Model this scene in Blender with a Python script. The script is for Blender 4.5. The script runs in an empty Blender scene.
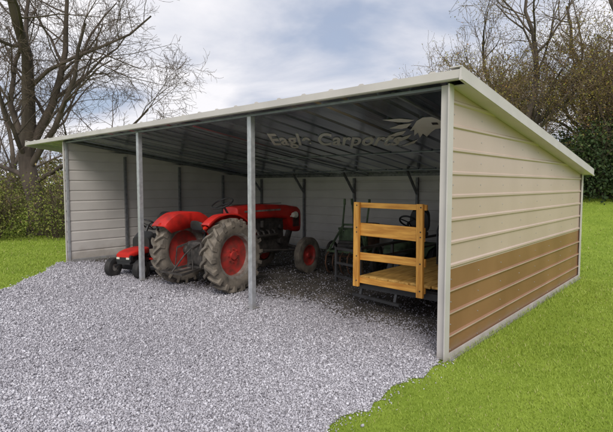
import bpy, math, random
import numpy as np
from mathutils import Vector, Matrix, Euler
rad=math.radians
sc=bpy.context.scene
sc.view_settings.view_transform='Standard'
sc.view_settings.look='None'
sc.view_settings.exposure=0
COL=sc.collection

# ---------------------------------------------------------------- materials
def mat(name,c1,c2=None,rough=.6,metal=0,nscale=4,bump=0,bscale=20,detail=6,lo=.35,hi=.65,spec=.5,stretch=None,dirtz=None):
    m=bpy.data.materials.new(name); m.use_nodes=True
    nt=m.node_tree; b=nt.nodes['Principled BSDF']
    b.inputs['Roughness'].default_value=rough; b.inputs['Metallic'].default_value=metal
    b.inputs['Specular IOR Level'].default_value=spec
    tc=nt.nodes.new('ShaderNodeTexCoord'); vec=tc.outputs['Object']; vec0=vec
    if stretch:
        mp=nt.nodes.new('ShaderNodeMapping'); mp.inputs['Scale'].default_value=stretch
        nt.links.new(vec,mp.inputs[0]); vec=mp.outputs[0]
    if c2 is None: c2=tuple(x*.8 for x in c1)
    n=nt.nodes.new('ShaderNodeTexNoise'); n.inputs['Scale'].default_value=nscale; n.inputs['Detail'].default_value=detail
    nt.links.new(vec,n.inputs['Vector'])
    r=nt.nodes.new('ShaderNodeValToRGB')
    r.color_ramp.elements[0].position=lo; r.color_ramp.elements[0].color=(*c2,1)
    r.color_ramp.elements[1].position=hi; r.color_ramp.elements[1].color=(*c1,1)
    nt.links.new(n.outputs['Fac'],r.inputs[0]); col=r.outputs[0]
    if dirtz: # splashed dirt near the ground (height in metres)
        sp=nt.nodes.new('ShaderNodeSeparateXYZ'); nt.links.new(vec0,sp.inputs[0])
        n3=nt.nodes.new('ShaderNodeTexNoise'); n3.inputs['Scale'].default_value=5; n3.inputs['Detail'].default_value=8; nt.links.new(vec0,n3.inputs['Vector'])
        ma=nt.nodes.new('ShaderNodeMath'); ma.operation='MULTIPLY_ADD'; ma.inputs[1].default_value=-dirtz*1.6; nt.links.new(n3.outputs['Fac'],ma.inputs[0]); nt.links.new(sp.outputs[2],ma.inputs[2])
        mr=nt.nodes.new('ShaderNodeMapRange'); mr.inputs['From Min'].default_value=-dirtz*.8; mr.inputs['From Max'].default_value=dirtz*.3; mr.inputs['To Min'].default_value=.55; mr.inputs['To Max'].default_value=0
        nt.links.new(ma.outputs[0],mr.inputs['Value'])
        mx=nt.nodes.new('ShaderNodeMix'); mx.data_type='RGBA'; nt.links.new(mr.outputs[0],mx.inputs['Factor']); nt.links.new(col,mx.inputs['A']); mx.inputs['B'].default_value=(.22,.18,.13,1); col=mx.outputs['Result']
    nt.links.new(col,b.inputs['Base Color'])
    if bump:
        n2=nt.nodes.new('ShaderNodeTexNoise'); n2.inputs['Scale'].default_value=bscale; n2.inputs['Detail'].default_value=5
        nt.links.new(vec,n2.inputs['Vector'])
        bp=nt.nodes.new('ShaderNodeBump'); bp.inputs['Strength'].default_value=bump; bp.inputs['Distance'].default_value=.02
        nt.links.new(n2.outputs['Fac'],bp.inputs['Height']); nt.links.new(bp.outputs[0],b.inputs['Normal'])
    return m
def tint_mat(name,stops,rough=.8,spec=.3):
    m=bpy.data.materials.new(name); m.use_nodes=True
    nt=m.node_tree; b=nt.nodes['Principled BSDF']; b.inputs['Roughness'].default_value=rough
    b.inputs['Specular IOR Level'].default_value=spec
    a=nt.nodes.new('ShaderNodeAttribute'); a.attribute_name='tint'
    r=nt.nodes.new('ShaderNodeValToRGB'); e=r.color_ramp.elements
    while len(e)<len(stops): e.new(.5)
    for i,(p,c) in enumerate(stops): e[i].position=p; e[i].color=(*c,1)
    nt.links.new(a.outputs['Fac'],r.inputs[0]); nt.links.new(r.outputs[0],b.inputs['Base Color'])
    return m

M={}
M['siding']=mat('beige_siding',(.61,.475,.40),(.55,.425,.35),rough=.36,nscale=.9,bump=.06,bscale=2.5)
M['siding_in']=mat('pale_siding',(.64,.60,.565),(.55,.515,.485),rough=.45,nscale=1.2,bump=.06,bscale=2.5,dirtz=.35)
M['brown']=mat('brown_siding',(.33,.165,.080),(.265,.128,.060),rough=.36,nscale=1.2,bump=.06,bscale=2.5,dirtz=.16)
M['rib_glint']=mat('pale_rib_highlight',(.60,.47,.37),(.50,.38,.29),rough=.4,nscale=3)  # highlight on the brown ribs, given as a paler colour
M['trim']=mat('grey_beige_trim',(.64,.595,.57),(.56,.52,.50),rough=.4,nscale=2,dirtz=.10)
M['galv']=mat('galvanised_steel',(.55,.56,.58),(.42,.43,.45),rough=.4,metal=.4,nscale=14,dirtz=.12)
M['purlin']=mat('grey_purlin_steel',(.30,.32,.36),(.22,.24,.28),rough=.4,metal=.4,nscale=8)
M['frame']=mat('dull_frame_steel',(.24,.24,.25),(.15,.15,.16),rough=.5,metal=.4,nscale=14)
M['roof']=mat('roof_sheet',(.85,.90,1.0),(.24,.275,.35),rough=.16,metal=.78,nscale=.9,stretch=(1.8,.30,1),lo=.40,hi=.66,bump=.18,bscale=2.2)  # streaks of reflected sheen painted into the base colour along the slope
M['letter']=mat('white_lettering',(.98,.98,.98),(.93,.93,.94),rough=.5,nscale=5)
M['red']=mat('red_paint',(.60,.022,.015),(.33,.020,.015),rough=.45,nscale=5,lo=.3,hi=.55,bump=.05,bscale=6)
M['redw']=mat('red_wheel_paint',(.50,.035,.028),(.22,.04,.03),rough=.6,nscale=9)
M['green']=mat('faded_green_paint',(.11,.16,.08),(.045,.065,.035),rough=.75,nscale=6)
M['rubber']=mat('dusty_rubber',(.26,.22,.175),(.075,.066,.056),rough=.9,nscale=6,bump=.3,bscale=60,lo=.3,hi=.7)
M['rubber2']=mat('black_rubber',(.05,.046,.043),(.02,.02,.02),rough=.75,nscale=7)
M['black']=mat('black_paint',(.03,.03,.032),(.018,.018,.019),rough=.45,nscale=7)
M['iron']=mat('greasy_iron',(.075,.065,.058),(.03,.027,.025),rough=.65,metal=.1,nscale=12,bump=.3)
M['rust']=mat('rusty_paint',(.18,.09,.05),(.08,.045,.03),rough=.85,nscale=6)
M['rim']=mat('worn_rim_steel',(.40,.38,.35),(.22,.18,.15),rough=.5,metal=.4,nscale=10)
M['wood']=mat('yellow_pine',(.80,.41,.08),(.52,.22,.035),rough=.65,nscale=3,stretch=(9,9,1.0),bump=.2)
M['woodx']=mat('yellow_pine_board',(.80,.41,.08),(.52,.22,.035),rough=.65,nscale=3,stretch=(1.0,9,9),bump=.2)
M['woody']=mat('yellow_pine_deck',(.84,.51,.14),(.52,.27,.06),rough=.65,nscale=3,stretch=(9,1.0,9),bump=.2)
M['lamp']=mat('lamp_glass',(.75,.72,.6),(.6,.58,.5),rough=.15,nscale=5)
M['lampred']=mat('red_lens',(.6,.02,.01),(.5,.02,.01),rough=.2,nscale=5)
M['bark']=mat('grey_brown_bark',(.13,.10,.08),(.055,.042,.034),rough=.9,nscale=3,bump=.6,bscale=14,stretch=(1,1,.3))
M['twig']=mat('brown_twigs',(.17,.125,.095),(.10,.072,.055),rough=.9,nscale=1.5)
M['twigr']=mat('reddish_twigs',(.22,.155,.09),(.12,.083,.05),rough=.9,nscale=.8)
M['bud']=tint_mat('budding_leaves',[(0,(.16,.11,.035)),(.5,(.29,.23,.05)),(.8,(.25,.26,.06)),(1,(.40,.20,.07))])
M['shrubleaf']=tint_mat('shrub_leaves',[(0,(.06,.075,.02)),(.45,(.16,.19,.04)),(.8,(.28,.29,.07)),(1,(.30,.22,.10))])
M['under']=tint_mat('undergrowth_leaves',[(0,(.05,.055,.02)),(.5,(.12,.11,.04)),(1,(.22,.16,.07))])
M['ever']=tint_mat('evergreen_leaves',[(0,(.015,.028,.012)),(.6,(.04,.068,.022)),(1,(.10,.13,.04))])
M['grass']=tint_mat('grass_blades',[(0,(.18,.255,.032)),(.5,(.29,.38,.05)),(.9,(.36,.45,.08)),(1,(.48,.45,.19))],rough=.6)
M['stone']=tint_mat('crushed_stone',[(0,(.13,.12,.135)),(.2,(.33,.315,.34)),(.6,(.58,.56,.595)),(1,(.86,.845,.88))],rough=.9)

# ---------------------------------------------------------------- mesh helpers
class MB:
    def __init__(s): s.v=[]; s.f=[]
    def add(s,vs,fs):
        o=len(s.v); s.v+= [tuple(map(float,v)) for v in vs]; s.f+=[tuple(i+o for i in f) for f in fs]; return s
    def box(s,c,sz,rot=None):
        hx,hy,hz=[k/2 for k in sz]; R=Matrix.Identity(3)
        if rot is not None: R=Euler(rot).to_matrix()
        vs=[Vector(c)+R@Vector((x*hx,y*hy,z*hz)) for x in(-1,1) for y in(-1,1) for z in(-1,1)]
        return s.add(vs,[(0,1,3,2),(4,6,7,5),(0,4,5,1),(2,3,7,6),(0,2,6,4),(1,5,7,3)])
    def bar(s,p0,p1,w,h=None,up=(0,0,1)):
        h=h or w; p0=Vector(p0);p1=Vector(p1); d=(p1-p0).normalized(); u=Vector(up)
        if abs(d.dot(u))>.95: u=Vector((0,1,0))
        a=d.cross(u).normalized(); b=a.cross(d).normalized()
        vs=[]
        for p in(p0,p1):
            for i,j in((-1,-1),(1,-1),(1,1),(-1,1)): vs.append(p+a*i*w/2+b*j*h/2)
        return s.add(vs,[(3,2,1,0),(4,5,6,7),(0,1,5,4),(1,2,6,5),(2,3,7,6),(3,0,4,7)])
    def tube(s,pts,rs,n=8,caps=True):
        pts=[Vector(p) for p in pts]
        if not hasattr(rs,'__len__'): rs=[rs]*len(pts)
        vs=[];fs=[]
        a=None
        for i,p in enumerate(pts):
            d=(pts[min(i+1,len(pts)-1)]-pts[max(i-1,0)]).normalized()
            if a is None:
                t=Vector((0,0,1)) if abs(d.z)<.9 else Vector((1,0,0)); a=d.cross(t).normalized()
            else:
                a=(a-d*a.dot(d)).normalized()
            b=d.cross(a)
            for k in range(n):
                q=2*math.pi*k/n; vs.append(p+(a*math.cos(q)+b*math.sin(q))*rs[i])
        for i in range(len(pts)-1):
            for k in range(n): fs.append((i*n+k,i*n+(k+1)%n,(i+1)*n+(k+1)%n,(i+1)*n+k))
        if caps:
            fs.append(tuple(range(n))[::-1]); fs.append(tuple((len(pts)-1)*n+k for k in range(n)))
        return s.add(vs,fs)
    def lathe(s,prof,c=(0,0,0),axis='x',n=40,closed=False):
        vs=[];fs=[]
        for k in range(n):
            q=2*math.pi*k/n; ca,sa=math.cos(q),math.sin(q)
            for r,x in prof:
                if axis=='x': p=(x,r*ca,r*sa)
                elif axis=='y': p=(r*ca,x,r*sa)
                else: p=(r*ca,r*sa,x)
                vs.append((p[0]+c[0],p[1]+c[1],p[2]+c[2]))
        m=len(prof)
        for k in range(n):
            k2=(k+1)%n
            for i in range(m if closed else m-1):
                j=(i+1)%m
                fs.append((k*m+i,k*m+j,k2*m+j,k2*m+i))
        return s.add(vs,fs)
    def ring(s,c,nrm,R,r,n=28,m=8):
        nrm=Vector(nrm).normalized(); t=Vector((0,0,1)) if abs(nrm.z)<.9 else Vector((1,0,0))
        a=nrm.cross(t).normalized(); b=nrm.cross(a); c=Vector(c); vs=[];fs=[]
        for k in range(n):
            q=2*math.pi*k/n; e=a*math.cos(q)+b*math.sin(q)
            for j in range(m):
                w=2*math.pi*j/m; vs.append(c+e*(R+r*math.cos(w))+nrm*r*math.sin(w))
        for k in range(n):
            for j in range(m): fs.append((k*m+j,((k+1)%n)*m+j,((k+1)%n)*m+(j+1)%m,k*m+(j+1)%m))
        return s.add(vs,fs)
    def loft(s,secs,n=24,e=4.0):
        vs=[];fs=[]
        for y,cx,cz,w,h in secs:
            for k in range(n):
                q=2*math.pi*k/n; c,si=math.cos(q),math.sin(q)
                vs.append((cx+w*math.copysign(abs(c)**(2/e),c),y,cz+h*math.copysign(abs(si)**(2/e),si)))
        for i in range(len(secs)-1):
            for k in range(n): fs.append((i*n+k,i*n+(k+1)%n,(i+1)*n+(k+1)%n,(i+1)*n+k))
        fs.append(tuple(range(n))[::-1]); fs.append(tuple((len(secs)-1)*n+k for k in range(n)))
        return s.add(vs,fs)
    def obj(s,name,m,parent=None,smooth=False,bevel=0,solid=0,label=None,loc=None):
        me=bpy.data.meshes.new(name); me.from_pydata(s.v,[],s.f); me.update()
        o=bpy.data.objects.new(name,me); COL.objects.link(o)
        me.materials.append(M[m] if isinstance(m,str) else m)
        import bmesh
        bm=bmesh.new(); bm.from_mesh(me); bmesh.ops.recalc_face_normals(bm,faces=bm.faces); bm.to_mesh(me); bm.free()
        if smooth:
            for p in me.polygons: p.use_smooth=True
            try: me.set_sharp_from_angle(angle=rad(38))
            except Exception: pass
        if solid:
            md=o.modifiers.new('thickness','SOLIDIFY'); md.thickness=solid; md.offset=0
        if bevel:
            md=o.modifiers.new('bevel','BEVEL'); md.width=bevel; md.segments=2; md.limit_method='ANGLE'
        if parent: o.parent=parent
        if loc: o.location=loc
        if label: o['label']=label
        return o
def fast(name,V,F,m,tint=None,parent=None,smooth=False):
    V=np.asarray(V,dtype=np.float32); F=np.asarray(F,dtype=np.int32); k=F.shape[1]
    me=bpy.data.meshes.new(name)
    me.vertices.add(len(V)); me.vertices.foreach_set('co',V.ravel())
    me.loops.add(F.size); me.loops.foreach_set('vertex_index',F.ravel())
    me.polygons.add(len(F)); me.polygons.foreach_set('loop_start',np.arange(0,F.size,k,dtype=np.int32))
    me.update(calc_edges=True)
    if tint is not None:
        a=me.attributes.new('tint','FLOAT','POINT'); a.data.foreach_set('value',np.asarray(tint,dtype=np.float32))
    if smooth: me.polygons.foreach_set('use_smooth',np.ones(len(F),dtype=bool))
    me.materials.append(M[m] if isinstance(m,str) else m)
    o=bpy.data.objects.new(name,me); COL.objects.link(o)
    if parent: o.parent=parent
    return o
def thing(name,label,cat,loc=(0,0,0),rz=0,group=None,scale=1):
    e=bpy.data.objects.new(name,None); COL.objects.link(e); e.location=loc; e.rotation_euler=(0,0,rz); e.scale=(scale,)*3
    e.empty_display_size=.2
    e['label']=label; e['category']=cat
    if group: e['group']=group
    return e

# ---------------------------------------------------------------- camera
cam=bpy.data.cameras.new('camera'); co=bpy.data.objects.new('camera',cam); COL.objects.link(co)
co.location=(2.2,-4.74,1.9); co.rotation_euler=(rad(90-3.75),0,rad(41.53))
cam.sensor_width=36; cam.lens=27.78; cam.clip_end=2000; cam.clip_start=.05
sc.camera=co
CX,CY=2.2,-4.74

# ---------------------------------------------------------------- light
SE,SA=rad(42),(0.66,-0.75)
w=bpy.data.worlds.new('World'); sc.world=w; w.use_nodes=True; nt=w.node_tree; nt.nodes.clear()
out=nt.nodes.new('ShaderNodeOutputWorld')
sky=nt.nodes.new('ShaderNodeTexSky'); sky.sky_type='NISHITA'; sky.sun_disc=False
sky.sun_elevation=SE; sky.sun_rotation=math.atan2(SA[0],SA[1])
b1=nt.nodes.new('ShaderNodeBackground'); b1.inputs[1].default_value=.14; nt.links.new(sky.outputs[0],b1.inputs[0])
tc=nt.nodes.new('ShaderNodeTexCoord'); sep=nt.nodes.new('ShaderNodeSeparateXYZ'); nt.links.new(tc.outputs['Generated'],sep.inputs[0])
def math_node(op,a,b=None):
    n=nt.nodes.new('ShaderNodeMath'); n.operation=op
    for i,x in enumerate((a,b)):
        if x is None: continue
        if isinstance(x,(int,float)): n.inputs[i].default_value=x
        else: nt.links.new(x,n.inputs[i])
    return n.outputs[0]
zz=math_node('ADD',math_node('MAXIMUM',sep.outputs[2],0.0),.16)
dx=math_node('DIVIDE',sep.outputs[0],zz); dy=math_node('DIVIDE',sep.outputs[1],zz)
cmb=nt.nodes.new('ShaderNodeCombineXYZ'); nt.links.new(dx,cmb.inputs[0]); nt.links.new(dy,cmb.inputs[1])
n1=nt.nodes.new('ShaderNodeTexNoise'); n1.inputs['Scale'].default_value=.9; n1.inputs['Detail'].default_value=7; n1.inputs['Roughness'].default_value=.52
n1.inputs['Distortion'].default_value=.35
nt.links.new(cmb.outputs[0],n1.inputs['Vector'])
r1=nt.nodes.new('ShaderNodeValToRGB'); e=r1.color_ramp.elements; e[0].position=.36; e[0].color=(.38,.43,.55,1); e[1].position=.60; e[1].color=(.84,.83,.86,1)
x=e.new(.46); x.color=(.56,.59,.68,1)
nt.links.new(n1.outputs['Fac'],r1.inputs[0])
b2=nt.nodes.new('ShaderNodeBackground'); b2.inputs[1].default_value=1.16; nt.links.new(r1.outputs[0],b2.inputs[0])
r2=nt.nodes.new('ShaderNodeValToRGB'); e=r2.color_ramp.elements; e[0].position=.30; e[0].color=(.7,)*3+(1,); e[1].position=.46; e[1].color=(1,1,1,1)
nt.links.new(n1.outputs['Fac'],r2.inputs[0])
mx=nt.nodes.new('ShaderNodeMixShader'); nt.links.new(r2.outputs[0],mx.inputs[0]); nt.links.new(b1.outputs[0],mx.inputs[1]); nt.links.new(b2.outputs[0],mx.inputs[2])
nt.links.new(mx.outputs[0],out.inputs[0])
sl=bpy.data.lights.new('sun','SUN'); sl.energy=2.0; sl.angle=rad(26); sl.color=(1,.95,.89)
so=bpy.data.objects.new('sun',sl); COL.objects.link(so)
sd=Vector((SA[0]*math.cos(SE),SA[1]*math.cos(SE),math.sin(SE)))
so.rotation_euler=sd.to_track_quat('Z','Y').to_euler(); so.location=(5,-8,12)

# ---------------------------------------------------------------- terrain
def sstep(t): t=np.clip(t,0,1); return t*t*(3-2*t)
def H(x,y):
    x=np.asarray(x,float);y=np.asarray(y,float)
    return 2.1*sstep((y-8.5)/22)*sstep((x+24)/18)
rs_=np.concatenate([[0],np.geomspace(2,900,90)]); NA=144
V=[];
for r in rs_:
    for k in range(NA):
        q=2*math.pi*k/NA; V.append((-4+r*math.cos(q),2+r*math.sin(q),0))
V=np.array(V); V[:,2]=H(V[:,0],V[:,1])
F=[(i*NA+k,(i+1)*NA+k,(i+1)*NA+(k+1)%NA,i*NA+(k+1)%NA) for i in range(len(rs_)-1) for k in range(NA)]
M['lawn']=mat('lawn',(.28,.37,.05),(.19,.275,.033),rough=.9,nscale=1.3,bump=.6,bscale=60,detail=10,lo=.3,hi=.7,spec=.1)
g=fast('ground',V,F,'lawn',smooth=True); g['kind']='structure'

rng=np.random.default_rng(4)
key=[(-9.75,6.0),(-.06,6.0),(-.06,.1),(.02,-.4),(-.05,-1.1),(-.02,-2.0),(.15,-3.2),(.1,-5),(.2,-9),(-3.5,-9),(-5.2,-6.2),(-6.1,-4.2),(-7.4,-2.2),(-8.6,-1.1),(-9.95,-.15),(-9.75,.1)]
poly=[]
for i,(a,b) in enumerate(zip(key,key[1:]+key[:1])):
    L=math.dist(a,b); n=max(1,int(L/.12)); edge=0 if i in(0,1,15,14) else .045
    for k in range(n):
        t=k/n; poly.append((a[0]+(b[0]-a[0])*t+rng.normal(0,1)*edge*(k>0),a[1]+(b[1]-a[1])*t+rng.normal(0,1)*edge*(k>0)))
poly=np.array(poly)
def inside(P,poly):
    x,y=P[:,0],P[:,1]; res=np.zeros(len(P),bool); n=len(poly); j=n-1
    for i in range(n):
        xi,yi=poly[i];xj,yj=poly[j]
        c=((yi>y)!=(yj>y))&(x<(xj-xi)*(y-yi)/((yj-yi) if yj!=yi else 1e-9)+xi); res^=c; j=i
    return res
m=bpy.data.materials.new('gravel_bed'); m.use_nodes=True; n_=m.node_tree; b=n_.nodes['Principled BSDF']; b.inputs['Roughness'].default_value=.9
tcg=n_.nodes.new('ShaderNodeTexCoord'); vo=n_.nodes.new('ShaderNodeTexVoronoi'); vo.inputs['Scale'].default_value=80
n_.links.new(tcg.outputs['Object'],vo.inputs['Vector'])
rr=n_.nodes.new('ShaderNodeValToRGB'); e=rr.color_ramp.elements; e[0].color=(.22,.21,.225,1); e[1].color=(.62,.60,.635,1)
sp=n_.nodes.new('ShaderNodeSeparateColor'); n_.links.new(vo.outputs['Color'],sp.inputs[0]); n_.links.new(sp.outputs[0],rr.inputs[0])
n_.links.new(rr.outputs[0],b.inputs['Base Color'])
bp=n_.nodes.new('ShaderNodeBump'); bp.inputs['Strength'].default_value=1; bp.inputs['Distance'].default_value=.010; bp.invert=True
n_.links.new(vo.outputs['Distance'],bp.inputs['Height']); n_.links.new(bp.outputs[0],b.inputs['Normal'])
mb=MB(); mb.add([(p[0],p[1],.006) for p in poly],[tuple(range(len(poly)))])
o=mb.obj('gravel',m); o['kind']='structure'
def dirt_edge(x): return .72+.18*np.sin(x*1.3)+.10*np.sin(x*4.1)+.30*np.clip((x+3.2)/3,-1,.3)
fl=[(-9.7,5.98),(-.1,5.98)]
for k in range(161):
    xx=-.1-9.6*k/160; fl.append((xx,float(dirt_edge(xx))+rng.normal(0,.06)))
M['dirt']=mat('dark_dirt',(.10,.085,.07),(.04,.034,.028),rough=.95,nscale=3,bump=1,bscale=25,detail=10)
mb=MB(); mb.add([(p[0],p[1],.011) for p in fl],[tuple(range(len(fl)))]); o=mb.obj('dirt_floor','dirt'); o['kind']='structure'

def wedge(n,dmin,dmax,a0,a1,rng):
    d=np.exp(rng.uniform(math.log(dmin),math.log(dmax),n)); a=np.radians(rng.uniform(a0,a1,n))
    yaw=rad(41.53); q=math.pi/2+yaw-a
    return np.stack([CX+d*np.cos(q),CY+d*np.sin(q)],1),d
cube=np.array([(x,y,z) for x in(-1,1) for y in(-1,1) for z in(-1,1)])*.62
cbf=np.array([(0,1,3,2),(4,6,7,5),(0,4,5,1),(2,3,7,6),(0,2,6,4),(1,5,7,3)])
def randrot(n,rng):
    q=rng.normal(size=(n,4)); q/=np.linalg.norm(q,axis=1)[:,None]; w_,x,y,z=q.T
    return np.stack([np.stack([1-2*(y*y+z*z),2*(x*y-z*w_),2*(x*z+y*w_)],1),np.stack([2*(x*y+z*w_),1-2*(x*x+z*z),2*(y*z-x*w_)],1),np.stack([2*(x*z-y*w_),2*(y*z+x*w_),1-2*(x*x+y*y)],1)],1)
P,d=wedge(390000,2.9,17,-42,34,rng)
ok=inside(P,poly)
stray=(~ok)&inside(P+rng.normal(0,.09,P.shape),poly)&(rng.random(len(P))<.2)
keep=ok|stray
over=P[:,1]-dirt_edge(P[:,0])+.25
keep&=~((over>0)&(rng.random(len(P))<np.clip(over*1.2,0,.90)))
P=P[keep]; d=d[keep]; n=len(P)
s=rng.lognormal(0,.32,n)*.0060*(1+np.clip(d-4,0,9)*.085)
S=s[:,None]*rng.uniform(.6,1.3,(n,3))
base=cube[None]*(1+rng.normal(0,.22,(n,8,1)))*S[:,None,:]+rng.normal(0,.16,(n,8,3))*s[:,None,None]
R=randrot(n,rng); VV=np.einsum('nij,nkj->nki',R,base)
VV[:,:,0]+=P[:,0][:,None]; VV[:,:,1]+=P[:,1][:,None]; VV[:,:,2]+=(.008+s*rng.uniform(.1,1.3,n))[:,None]
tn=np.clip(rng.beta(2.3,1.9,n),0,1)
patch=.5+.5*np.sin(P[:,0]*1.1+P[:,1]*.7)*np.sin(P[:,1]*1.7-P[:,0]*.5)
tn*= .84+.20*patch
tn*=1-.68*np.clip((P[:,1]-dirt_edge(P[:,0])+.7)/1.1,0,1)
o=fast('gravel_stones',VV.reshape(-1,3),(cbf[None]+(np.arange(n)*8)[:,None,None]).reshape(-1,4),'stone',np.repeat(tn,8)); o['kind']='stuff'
print('stones',n)
P,d=wedge(380000,3.0,42,-46,46,rng)
ok=~inside(P+rng.normal(0,.02,P.shape),poly)
ok&=~((P[:,0]>-9.9)&(P[:,0]<.02)&(P[:,1]>-.02)&(P[:,1]<6.15))
P=P[ok];d=d[ok];n=len(P)
z=H(P[:,0],P[:,1]); a=rng.uniform(0,2*math.pi,n); sc_=1+np.clip(d-4,0,40)*.11
hh=rng.uniform(.010,.028,n)*(1+.2*np.sin(P[:,0]*2.1)*np.sin(P[:,1]*1.7))*np.minimum(sc_,2.0); ww=rng.uniform(.0020,.0036,n)*sc_
near=(P[:,0]<.12)&(P[:,0]>0)&(P[:,1]>0)&(P[:,1]<6.2); hh[near]*=2.0
lean=rng.normal(0,.55,(n,2))*hh[:,None]
cx,sx=np.cos(a)*ww,np.sin(a)*ww
A=np.stack([P[:,0]-cx,P[:,1]-sx,z],1);B=np.stack([P[:,0]+cx,P[:,1]+sx,z],1)
C=np.stack([P[:,0]+cx*.7+lean[:,0]*.4,P[:,1]+sx*.7+lean[:,1]*.4,z+hh*.6],1);D=np.stack([P[:,0]-cx*.7+lean[:,0]*.4,P[:,1]-sx*.7+lean[:,1]*.4,z+hh*.6],1)
T=np.stack([P[:,0]+lean[:,0],P[:,1]+lean[:,1],z+hh],1)
VV=np.stack([A,B,C,D,T],1).reshape(-1,3); i5=(np.arange(n)*5)[:,None]
F=np.concatenate([i5+np.array([[0,1,2]]),i5+np.array([[0,2,3]]),i5+np.array([[3,2,4]])])
def vn(x,y,f,s):
    return np.sin(x*f+s)*np.sin(y*f*1.3+s*2)+.6*np.sin(x*f*2.3+y*f*1.1+s)+.4*np.sin(y*f*3.7-x*f*2.9+s*3)
tn=np.clip(.5+.08*vn(P[:,0],P[:,1],1.1,.7)+.05*vn(P[:,0],P[:,1],4.3,2)+rng.normal(0,.15,n),0,1); tn[rng.random(n)<.03]=1
o=fast('grass',VV,F,'grass',np.repeat(tn,5)); o['kind']='stuff'

# ---------------------------------------------------------------- carport
LX,DY,ZF,SL=-9.85,6.1,2.95,.134
ZB=ZF-SL*DY
def zr(y): return ZF-SL*y
cp=thing('carport','long open-fronted beige and brown metal carport with single-slope roof','carport')
def prof(z0,z1,sp=.25,h=.016,first=None):
    pts=[(z0,0)]
    zc=first
    while zc<z1-.04:
        pts+=[(zc-.026,0),(zc-.011,h),(zc+.011,h),(zc+.026,0)]; zc+=sp
    pts.append((z1,0)); pts.sort(); return pts
def end_wall(X,outn,z0,z1,first,name,m):
    mb=MB(); vs=[];fs=[]
    pr=prof(z0,z1,first=first)
    if z0<ZB<z1:
        for (za,oa),(zb,ob) in zip(pr,pr[1:]):
            if za<ZB<zb: pr.append((ZB,oa+(ob-oa)*(ZB-za)/(zb-za))); break
        pr.sort()
    for z,o_ in pr:
        ym=min(DY,max(.02,(ZF-z)/SL)); vs+=[(X+outn*o_,0,z),(X+outn*o_,ym,z)]
    for i in range(len(pr)-1): fs.append((2*i,2*i+1,2*i+3,2*i+2))
    mb.add(vs,fs); return mb.obj(name,m,cp)
ws=end_wall(0,1,.03,.985,.25,'brown_wainscot','brown')
for z in(.25,.5,.75):  # thin pale strips added as painted highlights along the brown ribs
    mb=MB(); mb.box((.0185,DY/2,z+.004),(.005,DY-.04,.012)); mb.obj('rib_highlight','rib_glint',ws)
end_wall(0,1,.985,ZF,1.0+.012+.014,'side_siding','siding')
end_wall(LX,-1,.03,ZF,.25,'side_siding','siding_in')
pr=prof(.03,ZB,first=.25); mb=MB(); vs=[]
for z,o_ in pr: vs+=[(LX,DY+o_,z),(0,DY+o_,z)]
mb.add(vs,[(2*i,2*i+1,2*i+3,2*i+2) for i in range(len(pr)-1)]); mb.obj('back_siding','siding_in',cp)
mb=MB()
for z in (.04+.055,.375,.625,.875,1.15,1.40,1.65,1.90,2.15,2.4,2.65):
    for y in np.arange(.12,DY,.76):
        if z<zr(y)-.06: mb.add([(.0015+.004*k2,y+.007*math.cos(q),z+.007*math.sin(q)) for k2 in(0,1) for q in np.arange(0,6.28,1.0472)],[(6,7,8,9,10,11)]+[(i,(i+1)%6,6+(i+1)%6,6+i) for i in range(6)])
sc_o=mb.obj('screw_heads','galv',cp); sc_o['kind']='stuff'
X0,X1,Y0,Y1=-11.95,.17,-.13,6.28
RZ=.07
pts=[(X0,0)]; xc=X0+.12
while xc<X1-.05:
    pts+=[(xc-.05,0),(xc-.022,.024),(xc+.022,.024),(xc+.05,0)]; xc+=.45
pts.append((X1,0)); vs=[]
for x,o_ in pts: vs+=[(x,Y0,zr(Y0)+RZ+o_),(x,Y1,zr(Y1)+RZ+o_)]
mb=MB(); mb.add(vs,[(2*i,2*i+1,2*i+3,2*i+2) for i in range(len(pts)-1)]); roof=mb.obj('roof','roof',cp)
mb=MB()
mb.box(((X0+X1)/2,Y0-.012,zr(Y0)+RZ-.028),(X1-X0+.03,.018,.085)); mb.box(((X0+X1)/2,Y0+.02,zr(Y0)+RZ-.075),(X1-X0,.06,.01))
mb.obj('front_fascia','trim',roof)
mb=MB(); vs=[]
for x,o_ in pts: vs+=[(x,Y0-.006,zr(Y0)+RZ-.01),(x,Y0-.006,zr(Y0)+RZ+o_+.012),(x,Y0+.10,zr(Y0+.10)+RZ+o_+.006)]
mb.add(vs,[(3*i+j,3*i+3+j,3*i+4+j,3*i+1+j) for i in range(len(pts)-1) for j in(0,1)]); mb.obj('closure_strip','trim',roof)
def rake(X,m='trim'):
    mb=MB(); sg=1 if X>-5 else -1
    mb.bar((X,Y0-.03,zr(Y0-.03)+RZ-.035),(X,Y1,zr(Y1)+RZ-.035),.02,.13)
    mb.bar((X-.05*sg,Y0-.03,zr(Y0-.03)+RZ+.037),(X-.05*sg,Y1,zr(Y1)+RZ+.037),.12,.012)
    mb.bar((X+.014*sg,Y0-.03,zr(Y0-.03)+RZ-.085),(X+.014*sg,Y1,zr(Y1)+RZ-.085),.014,.025)
    mb.obj('rake_trim',m,roof)
rake(X1+.01); rake(X0-.01)
mb=MB(); mb.bar((.085,.02,zr(0)-.02),(.085,DY,zr(DY)-.02),.16,.012); mb.obj('soffit_trim','trim',roof)
mb=MB(); mb.box(((X0+X1)/2,Y1+.012,zr(Y1)+RZ-.03),(X1-X0,.02,.09)); mb.obj('rear_fascia','trim',roof)
mb=MB(); mb.bar((LX-.012,.0,zr(0)+.022),(LX-.012,DY,zr(DY)+.022),.014,.11); mb.obj('wall_top_closure','frame',cp)
mb=MB(); mb.bar((-.022,.0,zr(0)+.022),(-.022,DY,zr(DY)+.022),.014,.09); mb.obj('wall_top_closure','frame',cp)
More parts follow.
